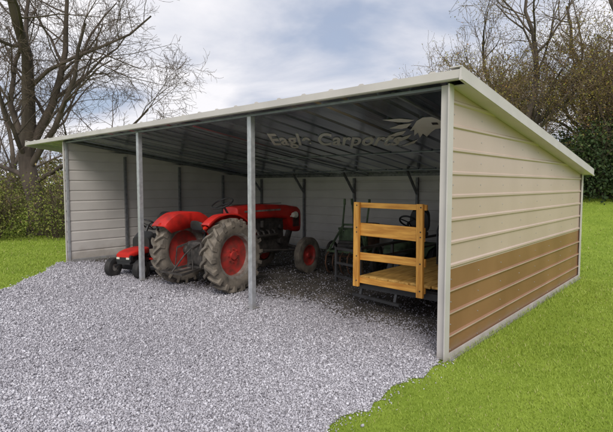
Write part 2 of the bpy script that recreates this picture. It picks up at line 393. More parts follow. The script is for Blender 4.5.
mb=MB(); mb.box((LX/2,DY+.012,ZB+.025),(-LX,.014,.11)); mb.obj('wall_top_closure','frame',cp)
for x in(0,-3.15,-6.4,LX):
    mb=MB(); xx=x-(.05 if x==0 else 0); wd_=.085 if x!=LX else .06
    mb.box((xx,.05,1.46),(wd_,wd_,2.92)); mb.box((xx,.05,.03),(.16,.14,.012))
    mb.obj('post','galv',cp,bevel=.006)
mb=MB(); mb.box((.028,-.03,1.475),(.014,.11,2.93)); mb.box((-.03,-.012,1.475),(.11,.014,2.93)); mb.obj('corner_trim','trim',cp)
mb=MB(); mb.box((.028,DY+.0,ZB/2),(.014,.10,ZB)); mb.box((-.02,DY+.04,ZB/2),(.10,.014,ZB)); mb.obj('corner_trim','trim',cp)
mb=MB(); mb.box((LX-.03,.04,1.475),(.014,.10,2.93)); mb.box((LX-.01,-.012,1.475),(.05,.014,2.93)); mb.obj('corner_trim','trim',cp)
mb=MB(); mb.box((.026,DY/2,.045),(.02,DY,.06)); mb.obj('base_trim','trim',cp)
mb=MB(); mb.box((.03,DY/2,.01),(.08,DY,.02)); mb.obj('base_rail','galv',cp)
mb=MB(); mb.box((LX/2,.05,zr(.05)-.012),(-LX,.05,.03)); mb.obj('header_beam','purlin',cp)
for y in(1.53,3.2,4.8):
    mb=MB(); mb.box((LX+.05,y,zr(y)/2-.05),(.06,.06,zr(y)-.1)); mb.obj('wall_post','frame',cp)
    mb=MB(); mb.box((-.06,y,zr(y)/2-.05),(.06,.06,zr(y)-.1)); mb.obj('wall_post','frame',cp)
for x in(-9.35,-7.46,-5.58,-3.63,-1.75):
    mb=MB(); mb.box((x,DY-.05,ZB/2-.02),(.06,.06,ZB-.04)); mb.obj('wall_post','frame',cp)
    mb=MB(); mb.bar((x,DY-.06,1.68),(x,5.55,zr(5.55)+.03),.05); mb.obj('knee_brace','frame',cp)
for x in(LX+.05,-8.3,-6.55,-5.15,-.75,-.06):
    mb=MB(); mb.bar((x,.1,zr(.1)+.028),(x,DY-.02,zr(DY)+.028),.04,.024); mb.obj('rafter','purlin',cp)
for y in(.32,3.55,5.55):
    mb=MB(); mb.bar((LX,y,zr(y)+.060),(-.02,y,zr(y)+.060),.04,.012); mb.obj('roof_purlin','purlin',cp)
mb=MB(); mb.box((LX/2,DY-.05,.04),(-LX,.06,.06)); mb.box((LX+.05,DY/2,.04),(.06,DY-.2,.06)); mb.box((-.06,DY/2,.04),(.06,DY-.2,.06)); mb.obj('base_rail','galv',cp)
A1=rad(16.5); E1=np.array((math.cos(A1),math.sin(A1)))
def decal(c,e2,u,v,drop=.009):
    X=c[0]+E1[0]*u+e2[0]*v; Y=c[1]+E1[1]*u+e2[1]*v; return (X,Y,zr(Y)+RZ-drop)
cu=bpy.data.curves.new('t','FONT'); cu.body='Eagle Carports'; cu.size=1; cu.offset=.026; cu.space_character=1.06
to=bpy.data.objects.new('t',cu); COL.objects.link(to); bpy.context.view_layer.update()
dg=bpy.context.evaluated_depsgraph_get(); me=bpy.data.meshes.new_from_object(to.evaluated_get(dg)); me.name='lettering'
bpy.data.objects.remove(to)
wdt=max(v.co.x for v in me.vertices); e2=np.array((.6255,-.780))
for v in me.vertices:
    v.co=decal((-3.26,2.12),e2,(v.co.x/wdt-.5)*2.60,(v.co.y-.33)*1.50)
me.materials.append(M['letter']); lo=bpy.data.objects.new('lettering',me); COL.objects.link(lo); lo.parent=roof; lo['label']='white lettering on the roof underside'
parts=[[(.30,.95),(.42,1.05),(.60,1.06),(.74,.98),(.84,.90),(.97,.84),(1.04,.70),(1.02,.54),(.95,.66),(.84,.70),(.72,.68),(.64,.58),(.56,.40),(.46,.52),(.40,.36),(.34,.56),(.26,.44),(.26,.66),(.16,.62),(.24,.80)],
 [(.20,.88),(.10,.74),(-.02,.70),(-.30,.72),(-.06,.84)],
 [(.26,.98),(.14,.92),(-.10,.92),(-.42,1.0),(-.04,1.03)],
 [(.08,.64),(.0,.50),(-.20,.42),(-.40,.42),(-.12,.58)],
 [(.20,.50),(.10,.32),(-.10,.20),(-.30,.16),(-.02,.38)],
 [(.36,.30),(.28,.14),(.10,.02),(-.12,-.04),(.16,.16)]]
e3=np.array((.486,-.875)); ce=(-1.58,2.20)
mb=MB()
for pp in parts: mb.add([decal(ce,e3,(p[0]-.31)*.70,(p[1]-.5)*1.9,.0075) for p in pp],[tuple(range(len(pp)))])
mb.obj('emblem','letter',roof,label='white eagle head emblem with streaming feathers')
M['letter_dark']=mat('dark_mark',(.05,.05,.06),(.04,.04,.05),rough=.6)
mb=MB(); mb.add([decal(ce,e3,(p[0]-.31)*.70,(p[1]-.5)*1.9,.012) for p in [(.60,.90),(.72,.90),(.76,.84),(.64,.83)]],[(0,1,2,3)]); mb.obj('emblem_eye','letter_dark',roof)

# ---------------------------------------------------------------- wheels
def ag_wheel(name,parent,loc,R,W,rimr,lugs=18,discm='redw',flip=False):
    k=R/.65
    mb=MB()
    mb.lathe([(0,.05*k),(.07*k,.05*k),(.075*k,.02*k),(.15*k,.015*k),(.23*k,-.02*k),(rimr*.92,-.015),(rimr*.92,-.03),(0,-.03)],n=36)
    for i in range(8):
        q=2*math.pi*i/8; mb.tube([(.0,.115*k*math.cos(q),.115*k*math.sin(q)),(.035*k,.115*k*math.cos(q),.115*k*math.sin(q))],.014*k,6)
    wh=mb.obj(name,discm,parent,smooth=True,loc=loc)
    h=W/2
    mb=MB(); mb.lathe([(rimr*.88,-.03),(rimr*.90,h*.55),(rimr*1.0,h*.74),(rimr*1.06,h*.76),(rimr*1.0,h*.68),(rimr*.93,h*.5),(rimr*.92,-h*.5),(rimr*1.06,-h*.76)],n=48)
    mb.obj('rim','rim',wh,smooth=True)
    mb=MB(); mb.lathe([(rimr,-h*.72),(rimr*1.10,-h*.86),((rimr+R)/2,-h*.95),(R*.88,-h*.88),(R*.91,-h*.5),(R*.92,0),(R*.91,h*.5),(R*.88,h*.88),((rimr+R)/2,h*.95),(rimr*1.10,h*.86),(rimr,h*.72)],n=64)
    for i in range(lugs):
        for sgn in(-1,1):
            q=2*math.pi*(i+(.5 if sgn>0 else 0))/lugs
            vs=[]
            for (xx,dq,r0,r1,t) in((-.015,0,R*.88,R,.85),(h*.55,.11,R*.88,R,1.0),(h*1.04,.22,R*.80,R*.965,1.2)):
                for rr_ in(r0,r1):
                    for s2 in(-1,1):
                        ang=q+dq+s2*.040*t*(1 if rr_==r1 else 1.3)
                        vs.append((sgn*xx,rr_*math.cos(ang),rr_*math.sin(ang)))
            fs=[]
            for a in(0,4):
                fs+=[(a,a+1,a+5,a+4),(a+2,a+6,a+7,a+3),(a,a+4,a+6,a+2),(a+1,a+3,a+7,a+5)]
            fs+=[(0,2,3,1),(8,9,11,10)]
            mb.add(vs,fs)
    mb.obj('tyre','rubber',wh,smooth=True)
    if flip: wh.rotation_euler=(0,0,math.pi)
    return wh
def road_wheel(name,parent,loc,R,W,rimr,discm='redw',tm='rubber2',flip=False):
    mb=MB(); h=W/2
    mb.lathe([(0,h*.7),(.2*rimr,h*.7),(.28*rimr,h*.35),(.6*rimr,h*.1),(.85*rimr,h*.3),(rimr*.95,h*.75),(rimr*1.05,h*.8),(rimr,h*.5),(rimr*.9,-h*.7),(0,-h*.7)],n=32)
    wh=mb.obj(name,discm,parent,smooth=True,loc=loc)
    pr=[(rimr,-h*.75),(rimr*1.1,-h*.9),((rimr+R)/2,-h),(R*.94,-h*.9)]
    for k in range(-2,3):
        x=k*h*.36; pr+=[(R*.965,x-h*.16),(R,x-h*.13),(R,x+h*.13),(R*.965,x+h*.16)]
    pr+=[(R*.94,h*.9),((rimr+R)/2,h),(rimr*1.1,h*.9),(rimr,h*.75)]
    mb=MB(); mb.lathe(pr,n=44); mb.obj('tyre',tm,wh,smooth=True)
    if flip: wh.rotation_euler=(0,0,math.pi)
    return wh

# ---------------------------------------------------------------- red tractor
T=thing('tractor','old red farm tractor backed towards the gravel under the roof','tractor',(-4.93,.52,.01),.09)
ag_wheel('rear_wheel',T,(.68,0,.655),.655,.29,.40)
ag_wheel('rear_wheel',T,(-.68,0,.655),.655,.29,.40,flip=True)
road_wheel('front_wheel',T,(.64,2.28,.385),.385,.15,.22,tm='rubber')
road_wheel('front_wheel',T,(-.64,2.28,.385),.385,.15,.22,tm='rubber',flip=True)
mb=MB(); mb.loft([(-.32,0,.66,.15,.17),(-.28,0,.66,.2,.22),(.35,0,.66,.2,.23),(.6,0,.64,.16,.19),(1.15,0,.62,.15,.18)],e=6)
mb.lathe([(0,-.55),(.09,-.55),(.09,-.5),(.075,-.48),(.13,-.2),(.13,.2),(.075,.48),(.09,.5),(.09,.55),(0,.55)],(0,0,.655),'x',20)
mb.tube([(0,-.30,.5),(0,-.42,.5)],.035,10)
mb.obj('gearbox','iron',T,smooth=True)
mb=MB(); mb.box((0,1.65,.62),(.3,1.15,.28)); mb.box((0,1.6,.92),(.24,1.0,.36)); mb.box((0,1.55,1.13),(.22,1.1,.18))
for k in range(4): mb.tube([(.11,1.2+k*.17,.95),(.19,1.2+k*.17,.93),(.22,1.2+k*.17,.86)],.028,8)
mb.tube([(.22,1.1,.85),(.22,1.8,.85)],.035,10); mb.tube([(.2,1.2,.62),(.24,1.2,.62)],.06,12); mb.tube([(-.2,1.45,.75),(-.2,1.45,1.0)],.05,12)
mb.tube([(.15,1.9,.7),(.24,1.9,.7)],.07,14); mb.tube([(.14,1.95,1.0),(.2,1.95,1.0)],.06,14); mb.tube([(.17,1.35,1.02),(.17,1.35,1.16)],.045,12)
mb.obj('engine','iron',T,smooth=True,bevel=.008)
mb=MB(); mb.loft([(.60,0,1.31,.16,.09),(.63,0,1.33,.20,.13),(.9,0,1.345,.215,.145),(1.3,0,1.35,.217,.148),(1.8,0,1.335,.21,.145),(2.20,0,1.305,.20,.155),(2.30,0,1.21,.195,.235),(2.42,0,1.15,.185,.28),(2.60,0,1.12,.175,.285),(2.68,0,1.10,.155,.265),(2.70,0,1.09,.12,.23)],n=44,e=4.4)
hood=mb.obj('hood','red',T,smooth=True)
mb=MB()
for sx in(-1,1):
    for k in range(7): mb.box((sx*.193,2.36+k*.034,1.12),(.012,.012,.30))
vv=mb.obj('side_vents','iron',hood); vv['kind']='stuff'
for sx in(-1,1):
    mb=MB(); mb.box((sx*.2165,1.35,1.37),(.006,1.1,.035)); mb.obj('trim_strip','rim',hood)
mb=MB(); mb.box((0,1.42,1.497),(.012,1.5,.012)); mb.obj('hood_seam','iron',hood)
mb=MB(); mb.tube([(0,1.15,1.49),(0,1.15,1.525)],.035,12); mb.obj('fuel_cap','iron',T,smooth=True)
mb=MB()
for k in range(9): mb.box((-.09+k*.0225,2.705,1.07),(.008,.03,.38))
mb.box((0,2.698,1.07),(.21,.012,.40)); mb.obj('grille','iron',T)
for sx in(-1,1):
    mb=MB(); mb.lathe([(0,-.05),(.05,-.05),(.075,.03),(.075,.045),(0,.05)],(sx*.29,2.28,1.24),'y',20); mb.tube([(sx*.17,2.26,1.20),(sx*.29,2.25,1.22)],.014,6); mb.obj('headlight','lamp',T,smooth=True)
for sx in(-1,1):
    wx=.62 if sx>0 else .82
    mb=MB(); vs=[];fs=[]; prof_=[(.44,.34),(.44,.70),(.450,.73),(.475,.742),(wx-.03,.742),(wx,.732),(wx+.006,.70)]
    a0,a1=(24,132) if sx>0 else (18,140)
    N=24
    for i in range(N+1):
        q=rad(a0+(a1-a0)*i/N); edge=min(i,N-i)/N
        for x,r in prof_:
            rr_=r if r>.5 else .42+.12*(1-min(1,edge*5))
            # slightly flattened crown
            zz_=rr_*math.sin(q); zz_=min(zz_,.70+.35*(zz_-.70)) if zz_>.70 else zz_
            vs.append((sx*x,rr_*math.cos(q)*1.03,.665+zz_))
    mcount=len(prof_)
    for i in range(N):
        for j in range(mcount-1): fs.append((i*mcount+j,i*mcount+j+1,(i+1)*mcount+j+1,(i+1)*mcount+j))
    mb.add(vs,fs); fd=mb.obj('fender','red',T,smooth=True,solid=.012)
    mb=MB(); xl=sx*.60; mb.lathe([(0,-.02),(.022,-.02),(.032,.0),(.032,.02),(0,.025)],(xl,-.56,1.17),'y',18); mb.tube([(xl,-.56,1.17),(xl,-.50,1.17)],.012,6); mb.obj('tail_lamp','lampred',T,smooth=True)
mb=MB(); mb.loft([(-.20,0,1.10,.14,.025),(-.16,0,1.07,.19,.04),(.10,0,1.05,.19,.035),(.17,0,1.06,.15,.025)],e=3); mb.loft([(-.25,0,1.20,.12,.05),(-.22,0,1.16,.17,.08),(-.18,0,1.15,.16,.07)],e=3)
mb.tube([(0,-.05,.88),(0,0,1.05)],.03,8); mb.obj('seat','black',T,smooth=True)
mb=MB(); st=Vector((0,.42,1.54)); nr=Vector((0,-.45,.9)); mb.ring(st,nr,.21,.015)
for k in range(3):
    q=2*math.pi*k/3+.4; a=Vector((1,0,0)); b_=nr.normalized().cross(a); mb.tube([st-nr*.03,st+(a*math.cos(q)+b_*math.sin(q))*.205],.009,6)
mb.tube([st-nr*.03,(0,.66,1.2)],.02,8); mb.obj('steering_wheel','black',T,smooth=True)
mb=MB(); mb.box((0,.85,.98),(.28,.40,.44)); mb.obj('dash_housing','iron',T,bevel=.03)
mb=MB(); mb.tube([(0,2.0,.45),(0,2.35,.62),(0,2.46,.87)],.07,10); mb.tube([(-.58,2.28,.40),(-.5,2.28,.50),(-.1,2.28,.56),(.1,2.28,.56),(.5,2.28,.50),(.58,2.28,.40)],.038,8)
mb.tube([(.16,.8,.6),(.5,2.2,.5)],.022,6); mb.tube([(-.16,.8,.6),(-.5,2.2,.5)],.022,6); mb.obj('front_axle','iron',T,smooth=True)
mb=MB()
for sx in(-1,1):
    mb.bar((sx*.2,-.25,.42),(sx*.28,-.80,.38),.018,.04); mb.bar((sx*.14,-.2,.86),(sx*.2,-.5,.78),.022,.035); mb.tube([(sx*.2,-.5,.78),(sx*.24,-.52,.40)],.010,6)
mb.bar((-.24,-.27,.42),(.24,-.27,.42),.04,.04); mb.bar((-.16,-.20,.86),(.16,-.20,.86),.04,.04); mb.bar((0,-.27,.4),(0,-.78,.38),.06,.025); mb.bar((-.29,-.78,.38),(.29,-.78,.38),.04,.02); mb.tube([(0,-.20,.86),(0,-.5,.66),(0,-.78,.39)],.014,8)
mb.obj('hitch','iron',T)
for sx in(-1,1):
    mb=MB(); mb.box((sx*.30,.65,.42),(.30,.35,.02)); mb.obj('footrest','iron',T)
mb=MB(); mb.tube([(.22,1.1,.85),(.24,.9,.72),(.25,.5,.5),(.26,-.3,.46)],.025,8); mb.obj('exhaust_pipe','iron',T,smooth=True)
mb=MB(); mb.tube([(.1,.6,.8),(.16,.55,1.05),(.17,.5,1.2)],.01,6); mb.lathe([(0,-.02),(.02,0),(0,.02)],(.17,.5,1.21),'z',10); mb.obj('gear_lever','iron',T,smooth=True)
mb=MB(); mb.tube([(-.12,.4,.85),(-.14,.3,1.1)],.01,6); mb.obj('brake_lever','iron',T,smooth=True)

# ---------------------------------------------------------------- riding mowers
def mower(name,label,cat,loc,rz,body,scale=1):
    E=thing(name,label,cat,loc,rz,scale=scale)
    road_wheel('rear_wheel',E,(.40,0,.28),.28,.24,.13,discm='redw' if body=='red' else 'iron')
    road_wheel('rear_wheel',E,(-.40,0,.28),.28,.24,.13,discm='redw' if body=='red' else 'iron',flip=True)
    road_wheel('front_wheel',E,(.38,1.12,.20),.20,.15,.09,discm='rim' if body=='red' else 'iron')
    road_wheel('front_wheel',E,(-.38,1.12,.20),.20,.15,.09,discm='rim' if body=='red' else 'iron',flip=True)
    mb=MB(); mb.box((0,.55,.34),(.34,1.35,.08)); mb.tube([(-.36,1.12,.2),(-.2,1.12,.3),(.2,1.12,.3),(.36,1.12,.2)],.025,8); mb.tube([(-.38,0,.27),(.38,0,.27)],.03,8); mb.box((0,.92,.42),(.3,.55,.12)); mb.obj('chassis','black',E)
    mb=MB(); mb.loft([(.22,0,.17,.3,.05),(.28,0,.18,.50,.075),(.78,0,.18,.52,.075),(.90,0,.17,.36,.05)],e=5); mb.lathe([(0,.24),(.11,.24),(.11,.28),(0,.29)],(.24,.55,0),'z',16); mb.lathe([(0,.24),(.11,.24),(.11,.28),(0,.29)],(-.24,.55,0),'z',16); mb.obj('mower_deck','black',E,smooth=True)
    big=body!='red'
    hz=.58 if big else .55; hh_=.15 if big else .075
    mb=MB(); mb.loft([(.60,0,hz,.20,hh_*.85),(.64,0,hz,.225,hh_),(.95,0,hz-.015,.225,hh_*.9),(1.15,0,hz-.04,.20,hh_*.75),(1.24,0,hz-.06,.17,hh_*.5)],n=28,e=5); hd=mb.obj('hood',body,E,smooth=True)
    mb=MB(); mb.box((0,1.18,.42),(.40,.10,.16)); mb.box((0,.9,.46),(.36,.45,.06)); mb.obj('bumper','black',E,bevel=.02)
    for sx in(-1,1):
        if big: continue
        mb=MB(); mb.box((sx*.13,1.237,.43),(.08,.02,.045)); mb.obj('headlight','lamp',E,bevel=.006)
    mb=MB(); mb.loft([(-.32,0,.56,.36,.02),(-.28,0,.58,.50,.03),(.18,0,.59,.52,.03),(.27,0,.50,.42,.03),(.33,0,.35,.38,.02),(.6,0,.34,.38,.02)],e=5); mb.obj('fender',body,E,smooth=True)
    mb=MB(); mb.loft([(-.2,0,.80,.19,.04),(-.15,0,.80,.24,.07),(.18,0,.79,.23,.06),(.24,0,.78,.18,.03)],e=3.2); mb.loft([(-.32,0,1.14,.15,.16),(-.27,0,1.09,.23,.28),(-.18,0,1.05,.22,.25)],e=3.2); mb.box((0,0,.68),(.26,.36,.17)); mb.obj('seat','black',E,smooth=True)
    mb=MB(); st=Vector((0,.38,1.10)); nr=Vector((0,-.60,.75)); mb.ring(st,nr,.20,.020)
    for k in range(3):
        q=2*math.pi*k/3+.5; a=Vector((1,0,0)); b_=nr.normalized().cross(a); mb.tube([st-nr*.02,st+(a*math.cos(q)+b_*math.sin(q))*.195],.014,6)
    mb.tube([st-nr*.02,(0,.60,.76)],.03,8); mb.obj('steering_wheel','black',E,smooth=True)
    mb=MB(); mb.loft([(.46,0,.60,.22,.24),(.50,0,.66,.25,.30),(.66,0,.62,.235,.22)],e=5); mb.obj('dashboard','black',E,smooth=True)
    return E
mower('riding_mower','small black and red riding lawn mower with raised seat','lawn mower',(-7.30,1.0,.01),math.pi+.36,'red',.94)
mower('garden_tractor','dull green garden tractor near the back wall','tractor',(-2.95,4.75,.01),math.pi+.1,'green',1.0)

# green cultivator between tractor and trailer
Cu=thing('cultivator','old dark green wheeled cultivator with levers beside the trailer','farm implement',(-3.72,3.45,.01),.25)
mb=MB()
for y in(-.35,.0,.35): mb.bar((-.45,y,.50),(.45,y,.50),.05,.05)
for x in(-.40,.40): mb.bar((x,-.38,.515),(x,.42,.515),.05,.05)
mb.bar((-.25,.35,.5),(0,1.0,.42),.05,.05); mb.bar((.25,.35,.5),(0,1.0,.42),.05,.05)
mb.bar((-.3,.0,.5),(-.3,.0,.95),.05,.05); mb.bar((.3,.0,.5),(.3,.0,.95),.05,.05); mb.bar((-.34,0,.95),(.34,0,.95),.05,.05)
mb.bar((-.42,-.35,.5),(-.18,-.1,1.05),.04,.04); mb.bar((.42,-.35,.5),(.20,-.1,1.05),.04,.04); mb.bar((-.2,-.1,1.05),(.22,-.1,1.05),.05,.04)
mb.obj('frame','green',Cu,bevel=.006)
mb=MB(); mb.loft([(-.14,0,.74,.20,.16),(-.10,0,.75,.25,.20),(.20,0,.75,.25,.20),(.26,0,.74,.18,.14)],n=24,e=3); mb.tube([(.1,.05,.92),(.1,.05,1.02)],.05,12); mb.obj('hopper','green',Cu,smooth=True)
mb=MB(); mb.box((-.02,-.24,.60),(.40,.10,.24)); mb.tube([(-.22,-.30,.62),(.20,-.30,.62)],.06,12); mb.ring((.25,-.25,.66),(1,0,0),.13,.015,n=24); mb.bar((.10,-.25,.66),(.25,-.25,.66),.03); mb.tube([(.25,-.38,.66),(.25,-.12,.66)],.01,6); mb.obj('gear_case','iron',Cu)
for x,y,t in((-.22,-.1,.10),(.05,.05,-.06),(.34,-.2,.12)):
    mb=MB(); mb.tube([(x,y,.5),(x+t*.3,y-.04,1.0),(x+t,y-.10,1.50)],.020,8); mb.tube([(x+t,y-.10,1.48),(x+t*1.05,y-.11,1.60)],.028,8); mb.obj('lever','green',Cu,smooth=True)
for sx in(-1,1):
    mb=MB(); mb.ring((0,0,0),(1,0,0),.31,.028,n=32)
    for k in range(6):
        q=2*math.pi*k/6; mb.tube([(0,0,0),(0,.30*math.cos(q),.30*math.sin(q))],.014,6)
    mb.lathe([(0,-.05),(.06,-.05),(.06,.05),(0,.05)],n=14); mb.obj('wheel','iron',Cu,smooth=True,loc=(sx*.52,.05,.34))
mb=MB(); mb.tube([(-.54,.05,.34),(.54,.05,.34)],.02,8); mb.bar((-.40,.05,.34),(-.40,.05,.5),.04); mb.bar((.40,.05,.34),(.40,.05,.5),.04); mb.obj('axle','rust',Cu)
for k in range(6):
    x=-.4+k*.16; y=-.35; mb=MB(); mb.tube([(x,y,.5),(x,y-.16,.42),(x,y-.20,.26),(x,y-.10,.10),(x,y+.02,.04)],.015,6); mb.obj('tine','rust',Cu,smooth=True)

# ---------------------------------------------------------------- trailer
R_=thing('utility_trailer','black steel trailer with yellow pine deck boards','trailer',(-1.28,2.7,0))
mb=MB()
for x in(-.70,.70): mb.bar((x,-1.5,.42),(x,1.4,.42),.05,.10)
for y in(-1.5,-.75,0,.7,1.4): mb.bar((-.70,y,.405),(.70,y,.405),.05,.07)
mb.bar((-.5,1.4,.40),(0,2.3,.42),.06,.08); mb.bar((.5,1.4,.40),(0,2.3,.42),.06,.08)
mb.box((0,-1.56,.38),(1.52,.05,.09)); mb.bar((-.72,-1.62,.24),(.10,-1.64,.20),.05,.04); mb.bar((-.6,-1.6,.24),(-.6,-1.55,.36),.04,.04); mb.bar((0,-1.6,.22),(0,-1.55,.36),.04,.04)
mb.obj('frame','black',R_)
mb=MB()
for k in range(8): mb.box((-.595+k*.17+(.004 if k%3==1 else -.003),-.03+(.01 if k%2 else -.008),.494+(.002 if k%2 else 0)),(.16,2.98,.038))
mb.obj('deck','woody',R_,bevel=.004)
mb=MB()
for sx in(-1,1):
    for y in(-1.42,-.5,.45,1.35): mb.bar((sx*.72,y,.44),(sx*.72,y,.92),.04,.04)
    mb.bar((sx*.72,-1.45,.92),(sx*.72,1.38,.92),.04,.04); mb.bar((sx*.72,-1.45,.74),(sx*.72,1.38,.74),.03,.03)
mb.bar((-.72,1.38,.92),(.72,1.38,.92),.04,.04); mb.bar((-.72,1.38,.74),(.72,1.38,.74),.03,.03)
mb.bar((-.72,-1.42,.86),(-1.30,-1.30,.86),.04,.04); mb.bar((-.72,-1.42,.62),(-1.30,-1.30,.62),.035,.035); mb.bar((-1.30,-1.30,.88),(-1.30,-1.30,.30),.04,.04); mb.bar((-.72,-1.42,.40),(-1.30,-1.30,.40),.035,.035)
mb.obj('side_rail','black',R_)
for sx in(-1,1):
    road_wheel('wheel',R_,(sx*.86,.1,.30),.30,.18,.17,discm='rim',flip=sx<0)
    mb=MB(); vs=[]
    for i in range(13):
        q=rad(5+170*i/12)
        for x in(.76,.98): vs.append((sx*x,.1+.37*math.cos(q),.30+.37*math.sin(q)))
    mb.add(vs,[(2*i,2*i+1,2*i+3,2*i+2) for i in range(12)]); mb.obj('fender','black',R_,solid=.008)
G=thing('wooden_gate','yellow pine gate frame standing at the trailer end','gate',(-1.38,1.06,.0),-.05)
for x,t in((-.54,.008),(.54,-.012)):
    mb=MB(); mb.box((x,-.035,1.01),(.10,.045,1.27),(0,t,0)); mb.obj('upright','wood',G,bevel=.004)
for i,(z,h,x0) in enumerate(((1.60,.075,.01),(1.235,.19,-.01),(.84,.11,.0),(.47,.085,.01))):
    mb=MB(); mb.box((x0,.01,z),(1.20-.02*(i%2),.038,h),(0,(.004,.010,-.014,.0)[i],0)); mb.obj('crossboard','woodx',G,bevel=.004)
mb=MB()
for x in(-.54,.54):
    for z in(1.60,1.27,1.20,.84,.47):
        mb.tube([(x+.015,-.056,z),(x+.015,-.064,z)],.010,8)
bo=mb.obj('bolt_heads','iron',G); bo['kind']='stuff'
Gn=thing('generator','dark portable generator strapped on the trailer deck','generator',(-1.15,3.1,.515))
mb=MB(); mb.loft([(-.22,0,.3,.16,.12),(-.18,0,.3,.2,.16),(.2,0,.3,.2,.16),(.24,0,.3,.15,.1)],e=4); mb.box((0,.0,.1),(.3,.3,.15)); mb.obj('engine','iron',Gn,smooth=True)
mb=MB(); mb.loft([(-.2,0,.56,.18,.06),(-.16,0,.56,.24,.09),(.16,0,.56,.24,.09),(.2,0,.56,.18,.06)],e=3.5); mb.lathe([(0,.64),(.04,.64),(.04,.68),(0,.68)],(0,0,0),'z',14); mb.obj('fuel_tank','black',Gn,smooth=True)
mb=MB()
for x in(-.33,.33):
    mb.tube([(x,-.28,.02),(x,-.3,.6),(x,-.24,.68),(x,.24,.68),(x,.3,.6),(x,.28,.02)],.016,8)
mb.tube([(-.33,-.3,.55),(.33,-.3,.55)],.016,8); mb.tube([(-.33,.3,.55),(.33,.3,.55)],.016,8); mb.tube([(-.33,-.28,.04),(.33,-.28,.04)],.016,8); mb.tube([(-.33,.28,.04),(.33,.28,.04)],.016,8)
mb.obj('frame','black',Gn,smooth=True)
Dn=thing('steel_drum','rusty brown steel drum beside the back wall','drum',(-4.75,5.55,.01))
mb=MB(); pr=[(0,0),(.28,0),(.29,.02)]
for z in(.3,.6): pr+=[(.29,z-.02),(.3,z),(.29,z+.02)]
pr+=[(.29,.86),(.3,.88),(.28,.89),(.27,.87),(0,.87)]
mb.lathe(pr,axis='z',n=32); mb.obj('drum_body','rust',Dn,smooth=True)
mb=MB(); mb.lathe([(0,.87),(.035,.87),(.035,.90),(0,.90)],(.15,0,0),'z',12); mb.obj('drum_cap','iron',Dn)

# ---------------------------------------------------------------- trees
def rotv(d,ang,rng):
    t=rng.normal(size=3); t-=d*np.dot(t,d); t/=np.linalg.norm(t)+1e-9
    return d*math.cos(ang)+t*math.sin(ang)
class Tubes:
    def __init__(s): s.V=[];s.F=[];s.n=0
    def add(s,P,R,k):
        P=np.asarray(P);R=np.asarray(R);d=np.gradient(P,axis=0); d/=np.linalg.norm(d,axis=1)[:,None]+1e-9
        ref=np.array((.31,.77,.55)); a=np.cross(d,ref); a/=np.linalg.norm(a,axis=1)[:,None]+1e-9; b=np.cross(d,a)
        q=np.arange(k)*2*math.pi/k
        ring=P[:,None]+(a[:,None]*np.cos(q)[None,:,None]+b[:,None]*np.sin(q)[None,:,None])*R[:,None,None]
        s.V.append(ring.reshape(-1,3)); m=len(P)
        i=np.arange(m-1)[:,None]*k; j=np.arange(k)[None]; j2=(j+1)%k
        s.F.append((np.stack([i+j,i+j2,i+k+j2,i+k+j],-1)+s.n).reshape(-1,4)); s.n+=m*k
    def obj(s,name,m,parent):
        return fast(name,np.concatenate(s.V),np.concatenate(s.F),m,parent=parent,smooth=True)
def grow(rng,p,d,L,r,lvl,maxl,big,small,nch,wob,up,tips,minr=.007):
    ns=max(3,7-lvl); pts=[p]; dd=d.copy(); q=p.copy(); dirs=[d]
    for i in range(ns):
        dd=dd+rng.normal(0,wob,3)+np.array((0,0,up)); dd/=np.linalg.norm(dd); q=q+dd*L/ns; pts.append(q); dirs.append(dd)
    pts=np.array(pts); t=np.linspace(0,1,ns+1); end=.35 if lvl<maxl else .3
    R=np.maximum(r*(1-(1-end)*t),minr*.7)
    (big if r>.03 else small).add(pts,R,7 if r>.08 else (5 if r>.03 else 3))
    if lvl>=maxl: tips.append(pts[-1]); tips.append(pts[len(pts)//2]); return
    n=nch[lvl]
    for c in range(n):
        tt=.22+.78*(c+rng.uniform(.2,1))/n if lvl>0 else .35+.65*(c+rng.uniform(.2,1))/n
        tt=min(tt,.995); f=tt*ns; i=int(f); f-=i; pp=pts[i]*(1-f)+pts[min(i+1,ns)]*f; rr_=r*(1-(1-end)*tt)
        cd=rotv(dirs[min(i+1,ns)],rng.uniform(.45,1.15) if tt<.93 else rng.uniform(.1,.4),rng)
        cr=max(rr_*rng.uniform(.36,.6),minr)
        cl=L*rng.uniform(.42,.75)*(1.15-.5*tt)
        grow(rng,pp,cd,cl,cr,lvl+1,maxl,big,small,nch,wob*1.1,up*.8,tips,minr)
def leaves(rng,C,size,n_per,spread):
    C=np.repeat(np.asarray(C),n_per,0); C=C+rng.normal(0,spread,C.shape); n=len(C)
    R=randrot(n,rng); s=size*rng.uniform(.5,1.4,n)
    q=np.array([(-.5,0,0),(0,-.32,0),(.6,0,0),(0,.32,0)]); VV=np.einsum('nij,kj->nki',R,q)*s[:,None,None]+C[:,None]
    return VV.reshape(-1,3),(np.arange(n)*4)[:,None]+np.arange(4)[None],n
